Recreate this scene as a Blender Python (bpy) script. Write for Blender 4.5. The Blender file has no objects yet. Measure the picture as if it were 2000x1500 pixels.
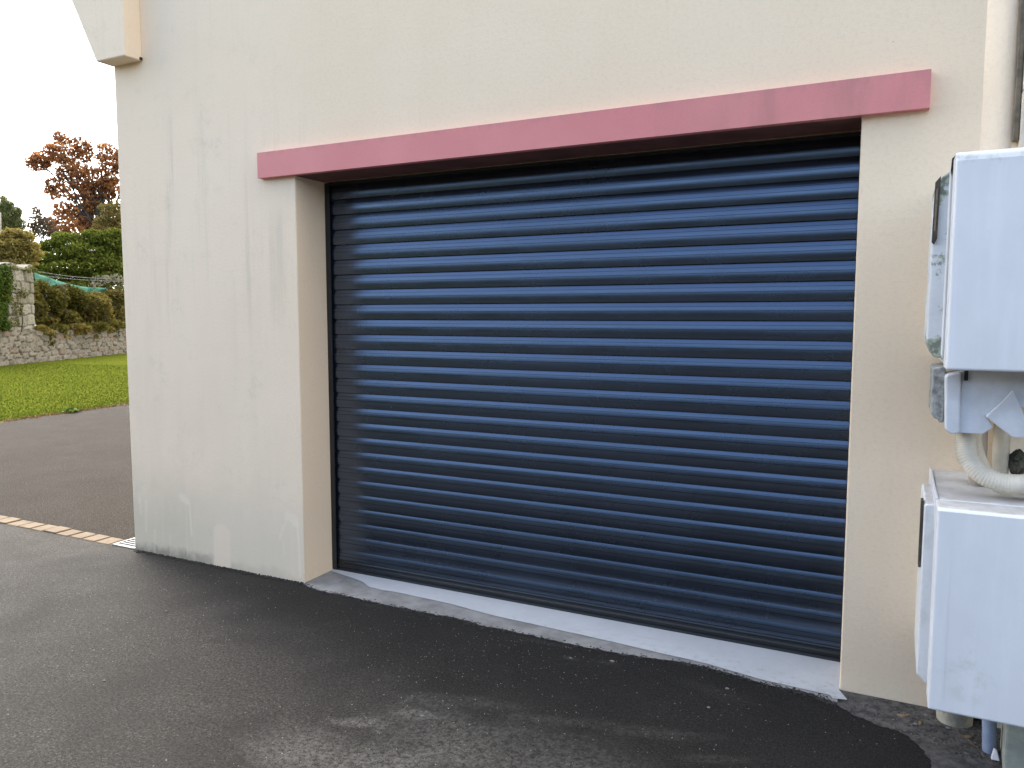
import bpy, bmesh, math, random
from mathutils import Vector, Matrix, noise as mnoise
R = math.radians
sc = bpy.context.scene
col = sc.collection
random.seed(7)

# ------------------------------------------------------------------ camera
CAM = Vector((2.5316, -2.8212, 1.30)); YAW = 0.4621; PITCH = 0.0889; F = 1507.75
cd = bpy.data.cameras.new('camera'); cam = bpy.data.objects.new('camera', cd); col.objects.link(cam)
cd.sensor_width = 36.0; cd.lens = F / 2000 * 36; cd.clip_start = 0.05; cd.clip_end = 2000
cam.location = CAM; cam.rotation_euler = (math.pi / 2 - PITCH, 0, YAW)
sc.camera = cam
FW = Vector((-math.sin(YAW) * math.cos(PITCH), math.cos(YAW) * math.cos(PITCH), -math.sin(PITCH)))
RT = Vector((math.cos(YAW), math.sin(YAW), 0)); UP = RT.cross(FW)
def ray(px, py): return FW + RT * ((px - 1000) / F) - UP * ((py - 750) / F)
def at(px, py, dist): return CAM + ray(px, py) * dist

# ------------------------------------------------------------------ world, sun, exposure
SUN_AZ = Vector((-0.88, 0.48, 0)).normalized(); SUN_EL = 34
W = bpy.data.worlds.new('World'); sc.world = W; W.use_nodes = True
wn = W.node_tree; wn.nodes.clear()
wo = wn.nodes.new('ShaderNodeOutputWorld'); bg = wn.nodes.new('ShaderNodeBackground'); sk = wn.nodes.new('ShaderNodeTexSky')
sk.sky_type = 'NISHITA'; sk.sun_disc = False; sk.sun_elevation = R(SUN_EL)
sk.sun_rotation = math.atan2(SUN_AZ.x, SUN_AZ.y)
sk.air_density = 1.0; sk.dust_density = 2.5; sk.ozone_density = 1.0
bg.inputs[1].default_value = 0.13
# broken bright cloud: a white deck everywhere except one wide blue gap over the driveway side
GAP = Vector((-.12, -.99, 0)).normalized() * math.cos(R(24)) + Vector((0, 0, math.sin(R(24))))
tc = wn.nodes.new('ShaderNodeTexCoord'); dt = wn.nodes.new('ShaderNodeVectorMath'); dt.operation = 'DOT_PRODUCT'
dt.inputs[1].default_value = GAP
wn.links.new(tc.outputs['Generated'], dt.inputs[0])
nz = wn.nodes.new('ShaderNodeTexNoise'); nz.inputs['Scale'].default_value = 2.6; nz.inputs['Detail'].default_value = 6
wn.links.new(tc.outputs['Generated'], nz.inputs['Vector'])
ad = wn.nodes.new('ShaderNodeMath'); ad.operation = 'MULTIPLY_ADD'; ad.inputs[1].default_value = -.30
wn.links.new(nz.outputs[0], ad.inputs[0]); wn.links.new(dt.outputs['Value'], ad.inputs[2])
mr = wn.nodes.new('ShaderNodeMapRange'); mr.interpolation_type = 'SMOOTHSTEP'
mr.inputs['From Min'].default_value = 0.34; mr.inputs['From Max'].default_value = 0.62; mr.inputs['To Min'].default_value = 0.95; mr.inputs['To Max'].default_value = 0.0
wn.links.new(ad.outputs[0], mr.inputs['Value'])
nz2 = wn.nodes.new('ShaderNodeTexNoise'); nz2.inputs['Scale'].default_value = 3.4; nz2.inputs['Detail'].default_value = 7
wn.links.new(tc.outputs['Generated'], nz2.inputs['Vector'])
cr = wn.nodes.new('ShaderNodeMixRGB'); cr.inputs[1].default_value = (6.6, 6.5, 6.4, 1); cr.inputs[2].default_value = (10.0, 9.8, 9.5, 1)
wn.links.new(nz2.outputs[0], cr.inputs[0])
sx = wn.nodes.new('ShaderNodeSeparateXYZ'); wn.links.new(tc.outputs['Generated'], sx.inputs[0])
dm = wn.nodes.new('ShaderNodeMapRange'); dm.interpolation_type = 'SMOOTHSTEP'; dm.inputs['From Min'].default_value = .1; dm.inputs['From Max'].default_value = .9; dm.inputs['To Min'].default_value = 1.0; dm.inputs['To Max'].default_value = .5
wn.links.new(sx.outputs[0], dm.inputs['Value'])
cm = wn.nodes.new('ShaderNodeMixRGB'); cm.blend_type = 'MULTIPLY'; cm.inputs[0].default_value = 1
wn.links.new(cr.outputs[0], cm.inputs[1]); wn.links.new(dm.outputs[0], cm.inputs[2])
mx = wn.nodes.new('ShaderNodeMixRGB'); wn.links.new(cm.outputs[0], mx.inputs[2])
wn.links.new(mr.outputs[0], mx.inputs[0]); wn.links.new(sk.outputs[0], mx.inputs[1])
wn.links.new(mx.outputs[0], bg.inputs[0]); wn.links.new(bg.outputs[0], wo.inputs[0])

sl = bpy.data.lights.new('sun', 'SUN'); sun = bpy.data.objects.new('sun', sl); col.objects.link(sun)
sl.energy = 1.5; sl.angle = R(28); sl.color = (1.0, 0.95, 0.86)
sd = (SUN_AZ * math.cos(R(SUN_EL)) + Vector((0, 0, math.sin(R(SUN_EL)))))
sun.rotation_euler = sd.to_track_quat('Z', 'Y').to_euler(); sun.location = (0, 0, 30)
sc.view_settings.view_transform = 'Standard'; sc.view_settings.look = 'None'
sc.view_settings.gamma = 1.0; sc.view_settings.exposure = 2.27

# ------------------------------------------------------------------ object helpers
def link(name, me, mats=None, parent=None):
    o = bpy.data.objects.new(name, me); col.objects.link(o)
    if mats is not None and me is not None:
        for m in (mats if isinstance(mats, (list, tuple)) else [mats]): me.materials.append(m)
    if parent is not None: o.parent = parent
    return o
def tag(o, label, cat, group=None):
    o['label'] = label; o['category'] = cat
    if group: o['group'] = group
    return o
def kind(o, k): o['kind'] = k; return o
def empty(name, loc=(0, 0, 0)):
    # parts keep world coordinates: parented with an inverse offset
    o = bpy.data.objects.new(name, None); o.location = loc; o.empty_display_size = .1; col.objects.link(o); return o
def put(o, parent):
    o.parent = parent
    p = parent; off = Vector((0, 0, 0))
    while p is not None: off += p.location; p = p.parent
    o.location = Vector(o.location) - off
    return o
def build(name, bm, mats, parent=None, smooth=False, bevel=None, seg=2, angle=35):
    bmesh.ops.recalc_face_normals(bm, faces=bm.faces[:])
    me = bpy.data.meshes.new(name); bm.to_mesh(me); bm.free()
    if smooth:
        for p in me.polygons: p.use_smooth = True
    o = link(name, me, mats)
    if parent is not None: put(o, parent)
    if bevel:
        b = o.modifiers.new('bevel', 'BEVEL'); b.width = bevel; b.segments = seg; b.limit_method = 'ANGLE'; b.angle_limit = R(angle)
        b.harden_normals = False
    return o
def box(bm, x0, x1, y0, y1, z0, z1, mat=0):
    v = [bm.verts.new(p) for p in ((x0,y0,z0),(x1,y0,z0),(x1,y1,z0),(x0,y1,z0),(x0,y0,z1),(x1,y0,z1),(x1,y1,z1),(x0,y1,z1))]
    for f in ((0,3,2,1),(4,5,6,7),(0,1,5,4),(1,2,6,5),(2,3,7,6),(3,0,4,7)):
        bm.faces.new([v[i] for i in f]).material_index = mat
def prism(bm, pts, axis, a, b, mat=0):
    # extrude a 2-D outline along an axis from a to b
    def P(p, t):
        if axis == 'y': return (p[0], t, p[1])
        if axis == 'x': return (t, p[0], p[1])
        return (p[0], p[1], t)
    A = [bm.verts.new(P(p, a)) for p in pts]; B = [bm.verts.new(P(p, b)) for p in pts]
    fs = [bm.faces.new(A), bm.faces.new(list(reversed(B)))]
    n = len(pts)
    for i in range(n): fs.append(bm.faces.new((A[i], B[i], B[(i+1) % n], A[(i+1) % n])))
    for f in fs: f.material_index = mat
def tube(bm, pts, rad, seg=10, mat=0, caps=True):
    pts = [Vector(p) for p in pts]; n = len(pts)
    rads = rad if isinstance(rad, (list, tuple)) else [rad] * n
    ref = None; rings = []
    for i, p in enumerate(pts):
        t = (pts[min(i+1, n-1)] - pts[max(i-1, 0)]).normalized()
        if ref is None: ref = t.orthogonal().normalized()
        u = (ref - t * ref.dot(t)).normalized(); ref = u; w = t.cross(u)
        rings.append([bm.verts.new(p + (u*math.cos(k*2*math.pi/seg) + w*math.sin(k*2*math.pi/seg)) * rads[i]) for k in range(seg)])
    for a, b in zip(rings, rings[1:]):
        for k in range(seg):
            f = bm.faces.new((a[k], a[(k+1) % seg], b[(k+1) % seg], b[k])); f.material_index = mat; f.smooth = True
    if caps:
        bm.faces.new(list(reversed(rings[0]))).material_index = mat; bm.faces.new(rings[-1]).material_index = mat
def spline(pts, n=10):
    pts = [Vector(p) for p in pts]; out = []
    for i in range(len(pts) - 1):
        p0 = pts[max(i-1, 0)]; p1 = pts[i]; p2 = pts[i+1]; p3 = pts[min(i+2, len(pts)-1)]
        for k in range(n):
            t = k / n
            out.append(.5*((2*p1) + (p2-p0)*t + (2*p0-5*p1+4*p2-p3)*t*t + (3*p1-p0-3*p2+p3)*t**3))
    out.append(pts[-1]); return out
def jag(pts, step, amp, seed=0):
    out = []
    for a, b in zip(pts, pts[1:]):
        a = Vector(a).to_2d(); b = Vector(b).to_2d(); L = (b-a).length; n = max(1, int(L/step)); nn = Vector((-(b-a).y, (b-a).x)).normalized() if L else Vector((0, 0))
        for k in range(n):
            p = a.lerp(b, k/n)
            d = (mnoise.noise(Vector((p.x*9, p.y*9, seed))) + .7*mnoise.noise(Vector((p.x*27, p.y*27, seed))) + random.uniform(-.25, .25)) * amp
            out.append(tuple(p + nn*d))
    out.append(tuple(pts[-1])[:2]); return out
def sheet(bm, outline, z, mat=0):
    f = bm.faces.new([bm.verts.new((p[0], p[1], z(p) if callable(z) else z)) for p in outline]); f.material_index = mat
    return f

# ------------------------------------------------------------------ node helpers
class N:
    def __init__(s, name):
        s.m = bpy.data.materials.new(name); s.m.use_nodes = True; s.t = s.m.node_tree; s.t.nodes.clear()
        s.out = s.t.nodes.new('ShaderNodeOutputMaterial'); s.b = s.t.nodes.new('ShaderNodeBsdfPrincipled')
        s.t.links.new(s.b.outputs[0], s.out.inputs[0])
        g = s.t.nodes.new('ShaderNodeNewGeometry'); s.pos = g.outputs['Position']; s.geo = g
    def nd(s, typ, **kw):
        n = s.t.nodes.new(typ)
        for k, v in kw.items(): setattr(n, k, v)
        return n
    def set(s, sock, v):
        if isinstance(v, bpy.types.NodeSocket): s.t.links.new(v, sock)
        elif isinstance(v, (tuple, list)) and len(v) == 3 and sock.type == 'RGBA': sock.default_value = (*v, 1)
        else: sock.default_value = v
    def math(s, op, a, b=0.0, c=0.0, clamp=False):
        n = s.nd('ShaderNodeMath', operation=op, use_clamp=clamp)
        for i, v in enumerate((a, b, c)): s.set(n.inputs[i], v)
        return n.outputs[0]
    def vmul(s, v, k):
        n = s.nd('ShaderNodeVectorMath', operation='MULTIPLY'); s.set(n.inputs[0], v); n.inputs[1].default_value = k; return n.outputs[0]
    def xyz(s, v=None):
        n = s.nd('ShaderNodeSeparateXYZ'); s.set(n.inputs[0], v or s.pos); return n.outputs
    def noise(s, scale, detail=4, rough=.55, vec=None, stretch=None, dist=0.0, colour=False):
        n = s.nd('ShaderNodeTexNoise'); v = vec or s.pos
        if stretch: v = s.vmul(v, stretch)
        s.set(n.inputs['Vector'], v); n.inputs['Scale'].default_value = scale; n.inputs['Detail'].default_value = detail
        n.inputs['Roughness'].default_value = rough; n.inputs['Distortion'].default_value = dist
        return n.outputs[1 if colour else 0]
    def vor(s, scale, feature='F1', out=0, vec=None, rand=1.0):
        n = s.nd('ShaderNodeTexVoronoi', feature=feature); s.set(n.inputs['Vector'], vec or s.pos); n.inputs['Scale'].default_value = scale
        n.inputs['Randomness'].default_value = rand
        return n.outputs[out]
    def step(s, v, lo, hi, a=0.0, b=1.0):
        n = s.nd('ShaderNodeMapRange', interpolation_type='SMOOTHSTEP'); s.set(n.inputs[0], v)
        for i, q in enumerate((lo, hi, a, b)): n.inputs[i+1].default_value = q
        return n.outputs[0]
    def mix(s, f, a, b, mode='MIX'):
        n = s.nd('ShaderNodeMixRGB', blend_type=mode); s.set(n.inputs[0], f); s.set(n.inputs[1], a); s.set(n.inputs[2], b); return n.outputs[0]
    def mul(s, *a):
        r = a[0]
        for q in a[1:]: r = s.math('MULTIPLY', r, q)
        return r
    def bump(s, h, strength=.3, dist=.01, normal=None):
        n = s.nd('ShaderNodeBump'); s.set(n.inputs['Height'], h); n.inputs['Strength'].default_value = strength; n.inputs['Distance'].default_value = dist
        if normal is not None: s.set(n.inputs['Normal'], normal)
        return n.outputs[0]
    def attr(s, name):
        n = s.nd('ShaderNodeAttribute', attribute_name=name); return n.outputs['Fac']
    def done(s, base, rough=.7, normal=None, spec=None, **kw):
        s.set(s.b.inputs['Base Color'], base); s.set(s.b.inputs['Roughness'], rough)
        if normal is not None: s.set(s.b.inputs['Normal'], normal)
        if spec is not None: s.set(s.b.inputs['Specular IOR Level'], spec)
        for k, v in kw.items(): s.set(s.b.inputs[k], v)
        return s.m
    # soft capsule from (x0,z0) to (x1,z1) in the x-z plane
    def capsule(s, X, Z, x0, z0, x1, z1, r, soft, wob=None):
        cx, cz = (x0+x1)/2, (z0+z1)/2
        dx, dz = x1-x0, z1-z0; L2 = max(dx*dx+dz*dz, 1e-9)
        px = s.math('SUBTRACT', X, x0); pz = s.math('SUBTRACT', Z, z0)
        t = s.math('DIVIDE', s.math('ADD', s.math('MULTIPLY', px, dx), s.math('MULTIPLY', pz, dz)), L2, clamp=True)
        ex = s.math('SUBTRACT', px, s.math('MULTIPLY', t, dx)); ez = s.math('SUBTRACT', pz, s.math('MULTIPLY', t, dz))
        d = s.math('SQRT', s.math('ADD', s.math('MULTIPLY', ex, ex), s.math('MULTIPLY', ez, ez)))
        if wob is not None: d = s.math('ADD', d, wob)
        return s.step(d, r-soft, r+soft, 1.0, 0.0)

# ------------------------------------------------------------------ materials
def m_render():
    s = N('cream_render'); X, Y, Z = s.xyz()
    g1 = s.noise(330, 3, .6); g2 = s.noise(70, 3, .6); big = s.noise(1.1, 4, .6); med = s.noise(5, 4, .6)
    base = s.mix(s.step(big, .35, .7), (.87, .69, .492), (.89, .725, .535))
    base = s.mix(s.math('MULTIPLY', s.step(g1, .35, .75), .16), base, (.50, .42, .33))
    base = s.mix(s.math('MULTIPLY', s.step(g2, .45, .75), .16), base, (.54, .46, .36))
    left = s.math('MULTIPLY', s.step(X, -.25, .35, 1, 0), s.step(Y, .003, .02, 1, .25))                     # the weathered pier by the corner
    base = s.mix(s.math('MULTIPLY', left, .38), base, (.90, .755, .59))
    base = s.mix(s.math('MULTIPLY', s.mul(s.step(Y, .003, .02), s.step(Y, .28, .3, 1, 0)), .06), base, (.55, .50, .44))     # reveals: the shade on them mixed into the colour
    # dark vertical rain streaks
    st = s.noise(1.0, 5, .62, stretch=(9, 1, .55)); st2 = s.noise(1.0, 5, .7, stretch=(34, 1, 1.3))
    zone = s.mul(left, s.step(Z, 1.0, 1.6), s.step(Z, 1.95, 2.5, 1, 0))
    streak = s.mul(s.step(st, .48, .68), s.step(st2, .38, .66))
    base = s.mix(s.math('MULTIPLY', s.mul(streak, zone), .32), base, (.42, .36, .29))
    tear = s.mul(s.step(s.math('ADD', s.math('ABSOLUTE', s.math('SUBTRACT', X, -.115)), s.math('MULTIPLY', s.math('SUBTRACT', st, .5), .12)), .015, .07, 1, 0), s.step(Z, 1.15, 1.45), s.step(Z, 1.7, 1.86, 1, 0), s.step(st2, .3, .6))
    base = s.mix(s.math('MULTIPLY', tear, .24), base, (.36, .32, .26))
    # broad grey film on the pier, heavier lower down
    film = s.mul(left, s.step(Z, .75, 1.9, 1, 0), s.step(s.math('ADD', s.noise(1.6, 5, .6), s.math('MULTIPLY', st, .45)), .52, .95))
    base = s.mix(s.math('MULTIPLY', film, .2), base, (.62, .53, .41))
    mot = s.mul(s.step(s.noise(4.5, 6, .72), .5, .72), s.step(s.noise(31, 4, .7), .35, .65)); base = s.mix(s.math('MULTIPLY', s.mul(left, mot), .32), base, (.52, .44, .36))
    # grey-green algae at the foot
    edge = s.math('ADD', Z, s.math('MULTIPLY', s.math('SUBTRACT', med, .5), .35))
    alg = s.mul(left, s.step(edge, .12, .62, 1, 0))
    algc = s.mix(s.step(X, -1.0, -.4), (.53, .48, .365), (.66, .58, .45))
    base = s.mix(s.math('MULTIPLY', alg, .68), base, algc)
    low = s.mul(left, s.step(s.math('ADD', Z, s.math('MULTIPLY', s.noise(14, 3), -.10)), -.045, .02, 1, 0))
    base = s.mix(s.math('MULTIPLY', s.mul(low, s.step(X, -.9, -.3, 1, .25)), .6), base, (.12, .115, .085))
    wob = s.math('MULTIPLY', s.math('SUBTRACT', s.noise(40, 3), .5), .022)
    wob2 = s.math('MULTIPLY', s.math('SUBTRACT', s.noise(120, 4, .7), .5), .03)
    wob3 = s.math('ADD', wob2, s.math('MULTIPLY', s.math('SUBTRACT', s.noise(30, 4, .7), .42), .07))
    pale = (.84, .73, .575)
    arch = s.capsule(X, Z, -.545, .17, -.565, -.3, .06, .012, wob)
    base = s.mix(s.math('MULTIPLY', arch, .85), base, (.80, .66, .50))
    lines = [(-.832,.338,-.80,.325,.026,.01,.9), (-.775,.32,-.765,.14,.007,.005,.7), (-.80,.3,-.805,.02,.004,.004,.35), (-.74,.25,-.75,.0,.003,.003,.3),
             (-.09,.325,-.05,.30,.03,.008,.9), (-.036,.30,-.026,.03,.0055,.004,.95), (-.115,.29,-.15,.21,.012,.006,.7), (-.075,.27,-.07,.03,.003,.003,.35), (-.13,.2,-.128,.12,.005,.004,.5),
             (-1.165,.31,-1.15,.22,.016,.01,.6), (-1.11,.29,-1.12,.12,.008,.006,.4), (-1.05,.13,-1.06,-.02,.008,.006,.4), (-.93,.12,-.935,-.02,.006,.005,.3), (-.98,.33,-.985,.08,.004,.003,.3)]
    for x0, z0, x1, z1, r, sf, k in lines:
        base = s.mix(s.math('MULTIPLY', s.capsule(X, Z, x0, z0, x1, z1, r, sf, wob3 if r > .01 else s.math('MULTIPLY', wob2, .5)), k*.62), base, pale)
    # soft rain streaks under the eaves corbel, faint broad ones everywhere else
    base = s.mix(s.mul(s.step(st2, .52, .75), s.step(Z, 2.2, 2.9), .12), base, (.55, .43, .33))
    base = s.mix(s.mul(s.step(st, .5, .8), .06), base, (.55, .47, .38))
    # tiny dark specks
    sp = s.step(s.vor(9.0), .012, .022, 1, 0); base = s.mix(s.math('MULTIPLY', s.mul(sp, s.step(s.noise(2.3, 2), .52, .56)), .75), base, (.10, .085, .07))
    nrm = s.bump(s.math('ADD', s.math('MULTIPLY', g1, .6), s.math('MULTIPLY', g2, .6)), .35, .004)
    nrm = s.bump(big, .06, .05, nrm)
    return s.done(base, .92, nrm, .2)
def m_asphalt(name, c0, c1, dusty=False, far=False):
    s = N(name); X, Y, Z = s.xyz()
    g = s.noise(130, 5, .85); g2 = s.noise(60, 4, .75); big = s.noise(.9, 5, .6); med = s.noise(3.5, 5, .6)
    vc = s.vor(170, out=1); n = s.nd('ShaderNodeSeparateColor'); s.set(n.inputs[0], vc); rnd = n.outputs[0]
    base = s.mix(s.step(big, .35, .68), c0, c1)
    base = s.mix(s.math('MULTIPLY', s.step(g, .38, .68), .75), s.mix(.72, base, (0, 0, 0)), s.mix(.22, base, (.24, .225, .21)))
    base = s.mix(s.math('MULTIPLY', s.step(rnd, .84, 1.0), .4 if dusty else .12), base, (.16, .15, .135))
    base = s.mix(s.math('MULTIPLY', s.step(rnd, .0, .16, 1, 0), .6), base, (.015, .014, .013))
    base = s.mix(s.math('MULTIPLY', s.step(g2, .55, .72), .35), base, s.mix(.5, base, (0, 0, 0)))
    pt = s.noise(1.9, 6, .65, dist=.6); base = base if not dusty else s.mix(s.step(pt, .42, .62, .0, .52), base, (.03, .027, .025)); base = s.mix(s.step(s.noise(6, 5, .7), .55, .75, 0, .22 if dusty else .08), base, (.15, .135, .118))
    if dusty:
        def blob(cx, cy, rx, ry, rot=0.0):
            dx = s.math('SUBTRACT', X, cx); dy = s.math('SUBTRACT', Y, cy); c, q = math.cos(rot), math.sin(rot)
            u = s.math('ADD', s.math('MULTIPLY', dx, c/rx), s.math('MULTIPLY', dy, q/rx)); v = s.math('ADD', s.math('MULTIPLY', dx, -q/ry), s.math('MULTIPLY', dy, c/ry))
            d = s.math('SQRT', s.math('ADD', s.math('MULTIPLY', u, u), s.math('MULTIPLY', v, v)))
            return s.step(s.math('ADD', d, s.math('MULTIPLY', s.math('SUBTRACT', med, .5), 1.6)), .25, 1.1, 1, 0)
        fine = s.step(s.noise(38, 6, .85), .36, .62)
        for cx, cy, rx, ry, rot, k in ((1.48, -.85, .55, .22, .15, .5), (1.02, -.93, .12, .04, .3, .6), (1.62, -.62, .3, .04, .3, .4), (1.25, -.66, .3, .05, .25, .3), (2.1, -.62, .15, .03, .4, .4), (1.93, -.55, .20, .05, .35, .55), (1.18, -.80, .10, .035, .2, .6), (1.1, -1.1, .4, .16, .1, .42), (1.85, -.85, .25, .1, .2, .45), (1.60, -.16, .08, .025, 0, .5), (1.47, -.19, .05, .02, 0, .5), (2.0, -.2, .2, .05, -.2, .25), (1.3, -.10, .15, .02, 0, .3), (.8, -.08, .1, .02, 0, .3), (.45, -.09, .12, .02, 0, .3)):
            base = s.mix(s.math('MULTIPLY', s.mul(blob(cx, cy, rx, ry, rot), fine), min(1, k*1.35)), base, (.25, .237, .215))
        # newer, blacker asphalt by the garage with the building's soft shadow painted in
        jn = s.math('ADD', s.math('ADD', Y, s.math('MULTIPLY', X, .28)), s.math('MULTIPLY', s.math('SUBTRACT', s.noise(2.2, 5, .6), .5), .9))
        nb = s.mul(s.step(jn, -.85, .0), s.step(X, -1.5, -.6))
        base = s.mix(s.math('MULTIPLY', nb, .72), base, (.009, .0088, .0085))
    pit = s.noise(88, 5, .9); base = s.mix(s.step(pit, .49, .60, 0, .82), base, (.008, .0075, .007))
    fl = s.noise(190, 3, .9); base = s.mix(s.step(fl, .58, .70, 0, .75 if dusty else .15), base, (.19, .178, .16))
    nrm = s.bump(s.math('ADD', s.math('ADD', s.math('MULTIPLY', g, .7), s.math('MULTIPLY', g2, .5)), s.math('MULTIPLY', pit, -1.0)), 1.0, .008)
    return s.done(base, s.step(med, .3, .7, .84, .92), nrm, .2 if dusty else .04)
def plain(name, c, rough=.6, var=.12, sc_=8, bump=0.0, bscale=60, spec=None, **kw):
    s = N(name); n = s.noise(sc_, 5, .6)
    d = tuple(q*(1-var*2.2) for q in c); e = tuple(min(1, q*(1+var)) for q in c)
    base = s.mix(s.step(n, .3, .7), d, e)
    nrm = s.bump(s.noise(bscale, 4, .6), bump, .01) if bump else None
    return s.done(base, rough, nrm, spec, **kw)
def m_cabinet():
    s = N('weathered_cabinet_plastic'); X, Y, Z = s.xyz()
    n = s.noise(4, 5, .6); f = s.noise(38, 5, .7); v = s.noise(1, 5, .65, stretch=(28, 28, 2.5))
    base = s.mix(s.step(n, .3, .7), (.68, .69, .705), (.735, .745, .76))
    base = s.mix(s.math('MULTIPLY', s.step(v, .45, .75), .25), base, (.86, .88, .92))
    base = s.mix(s.mul(s.step(f, .58, .76), s.step(n, .42, .62), .22), base, (.44, .47, .45))
    # greenish grime: on the flanks and low on the doors
    flank = s.mul(s.step(X, 2.630, 2.648, 1, 0), s.step(s.noise(21, 5, .65), .42, .66))
    base = s.mix(s.math('MULTIPLY', flank, .24), base, (.36, .37, .31))
    grime = s.mul(s.step(s.noise(17, 5, .7), .46, .7), s.step(s.math('ADD', s.math('ABSOLUTE', s.math('SUBTRACT', X, 2.73)), s.math('MULTIPLY', s.math('ABSOLUTE', s.math('SUBTRACT', Z, .37)), .6)), .02, .10, 1, 0))
    base = s.mix(s.math('MULTIPLY', grime, .5), base, (.46, .48, .40))
    top = s.mul(s.step(Z, 1.655, 1.69), s.step(s.noise(24, 5, .7), .5, .68))
    base = s.mix(s.math('MULTIPLY', top, .55), base, (.36, .37, .38))
    up = s.xyz(s.geo.outputs['Normal'])[2]
    base = s.mix(s.mul(s.step(up, .75, .95), s.step(s.noise(9, 5, .65), .34, .62, .3, .8)), base, (.38, .365, .345))
    return s.done(base, .45, s.bump(s.noise(120, 3), .06, .003), .4)
def m_moss_cabinet():
    s = N('mossy_cabinet_plastic'); n = s.noise(26, 5, .7); n2 = s.noise(7, 4)
    X, Y, Z = s.xyz()
    base = s.mix(s.step(n2, .3, .7), (.58, .60, .62), (.68, .70, .73))
    edge = s.math('ADD', s.mul(s.step(Z, 1.58, 1.68), .24), s.mul(s.step(Z, 1.20, 1.27, 1, 0), .22))
    m = s.step(s.math('ADD', n, edge), .56, .68)
    base = s.mix(s.math('MULTIPLY', m, .85), base, s.mix(s.step(s.noise(60, 3), .45, .6), (.10, .12, .08), (.34, .40, .26)))
    return s.done(base, .7, s.bump(n, .4, .006))
def m_leaf(name, ca, cb, cc, trans=.35):
    ca, cb, cc = (tuple(q*.80 for q in c) for c in (ca, cb, cc))
    s = N(name); t = s.attr('tint')
    n = s.noise(1.3, 3, .6)
    base = s.mix(s.step(t, .0, .6), ca, cb); base = s.mix(s.step(s.math('ADD', t, s.math('MULTIPLY', s.math('SUBTRACT', n, .5), .8)), .55, 1.0), base, cc)
    s.set(s.b.inputs['Base Color'], base); s.b.inputs['Roughness'].default_value = .9; s.b.inputs['Specular IOR Level'].default_value = 0.0
    tr = s.nd('ShaderNodeBsdfTranslucent'); s.set(tr.inputs[0], base)
    ms = s.nd('ShaderNodeMixShader'); ms.inputs[0].default_value = trans
    s.t.links.new(s.b.outputs[0], ms.inputs[1]); s.t.links.new(tr.outputs[0], ms.inputs[2]); s.t.links.new(ms.outputs[0], s.out.inputs[0])
    return s.m
def m_stone(name, a, b, c, lichen=(.30, .275, .14)):
    a, b, c, lichen = (tuple(q*.56 for q in k) for k in (a, b, c, lichen))
    s = N(name); t = s.attr('tint')
    base = s.mix(s.step(t, .1, .6), a, b); base = s.mix(s.step(t, .82, .95), base, c)
    n = s.noise(7, 5, .65); n2 = s.noise(24, 4, .7)
    base = s.mix(s.math('MULTIPLY', s.step(n, .42, .72), .5), base, lichen)
    base = s.mix(s.math('MULTIPLY', s.step(n2, .5, .72), .5), base, (.11, .105, .09))
    mo = s.attr('mortar'); base = s.mix(s.math('MULTIPLY', mo, .72), base, (.075, .068, .055))
    return s.done(base, .92, s.bump(n2, .5, .03), .2)

RENDER = m_render()
ASPH = m_asphalt('old_asphalt', (.082, .071, .062), (.106, .092, .082), dusty=True)
ASPH2 = m_asphalt('worn_asphalt', (.094, .077, .064), (.106, .088, .073))
def m_lintel():
    s = N('rose_lintel_paint'); X, Y, Z = s.xyz()
    n = s.noise(2.2, 5, .6); v = s.noise(1, 5, .6, stretch=(7, 1, 2))
    base = s.mix(s.step(n, .3, .7), (.65, .228, .222), (.70, .265, .25))
    base = s.mix(s.mul(s.step(v, .46, .68), s.step(X, 1.75, 2.2), .42), base, (.36, .18, .15))
    base = s.mix(s.math('MULTIPLY', s.step(s.noise(150, 3), .45, .7), .08), base, (.25, .1, .1))
    base = s.mix(s.step(X, 1.716, 1.718, 0, .10), base, (.40, .20, .19))
    base = s.mix(s.mul(s.step(Z, 2.03, 2.06), s.step(s.noise(1, 5, .7, stretch=(14, 1, 3)), .42, .66), .35), base, (.36, .19, .17))
    return s.done(base, .62, s.bump(s.noise(160, 3), .12, .003), .4)
LINTEL = m_lintel()
Z0 = .117; P = .0727
def m_shutter():
    s = N('anthracite_lacquered_aluminium')
    n = s.noise(1, 4, .6, stretch=(1.2, 1, 60)); f = s.noise(420, 2); d = s.noise(3, 5, .65)
    base = s.mix(s.step(n, .3, .7), (.083, .105, .147), (.095, .118, .164))
    sp = s.mul(s.step(s.vor(40), .02, .035, 1, 0), s.step(s.noise(5, 2), .56, .6))
    base = s.mix(s.math('MULTIPLY', sp, .5), base, (.35, .36, .36))
    X, Y, Z = s.xyz()
    fr = s.math('FRACT', s.math('DIVIDE', s.math('SUBTRACT', Z, Z0 - P), P))      # the two roll-formed lines on every slat
    ln_ = s.math('MAXIMUM', s.step(s.math('ABSOLUTE', s.math('SUBTRACT', fr, .74)), .006, .02, 1, 0), s.step(s.math('ABSOLUTE', s.math('SUBTRACT', fr, .50)), .008, .024, 1, 0))
    base = s.mix(s.math('MULTIPLY', ln_, .75), base, (.01, .01, .012))
    rough = s.math('ADD', s.step(d, .3, .7, .22, .30), s.math('MULTIPLY', s.step(Z, .05, .4, 1, 0), .03))
    return s.done(base, rough, s.bump(f, .03, .001), .5, Metallic=.92)
SHUT = m_shutter()
BLACK = plain('black_rubber', (.010, .010, .011), .5, .1)
RAIL = plain('anthracite_rail', (.012, .014, .017), .3, .1)
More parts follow.
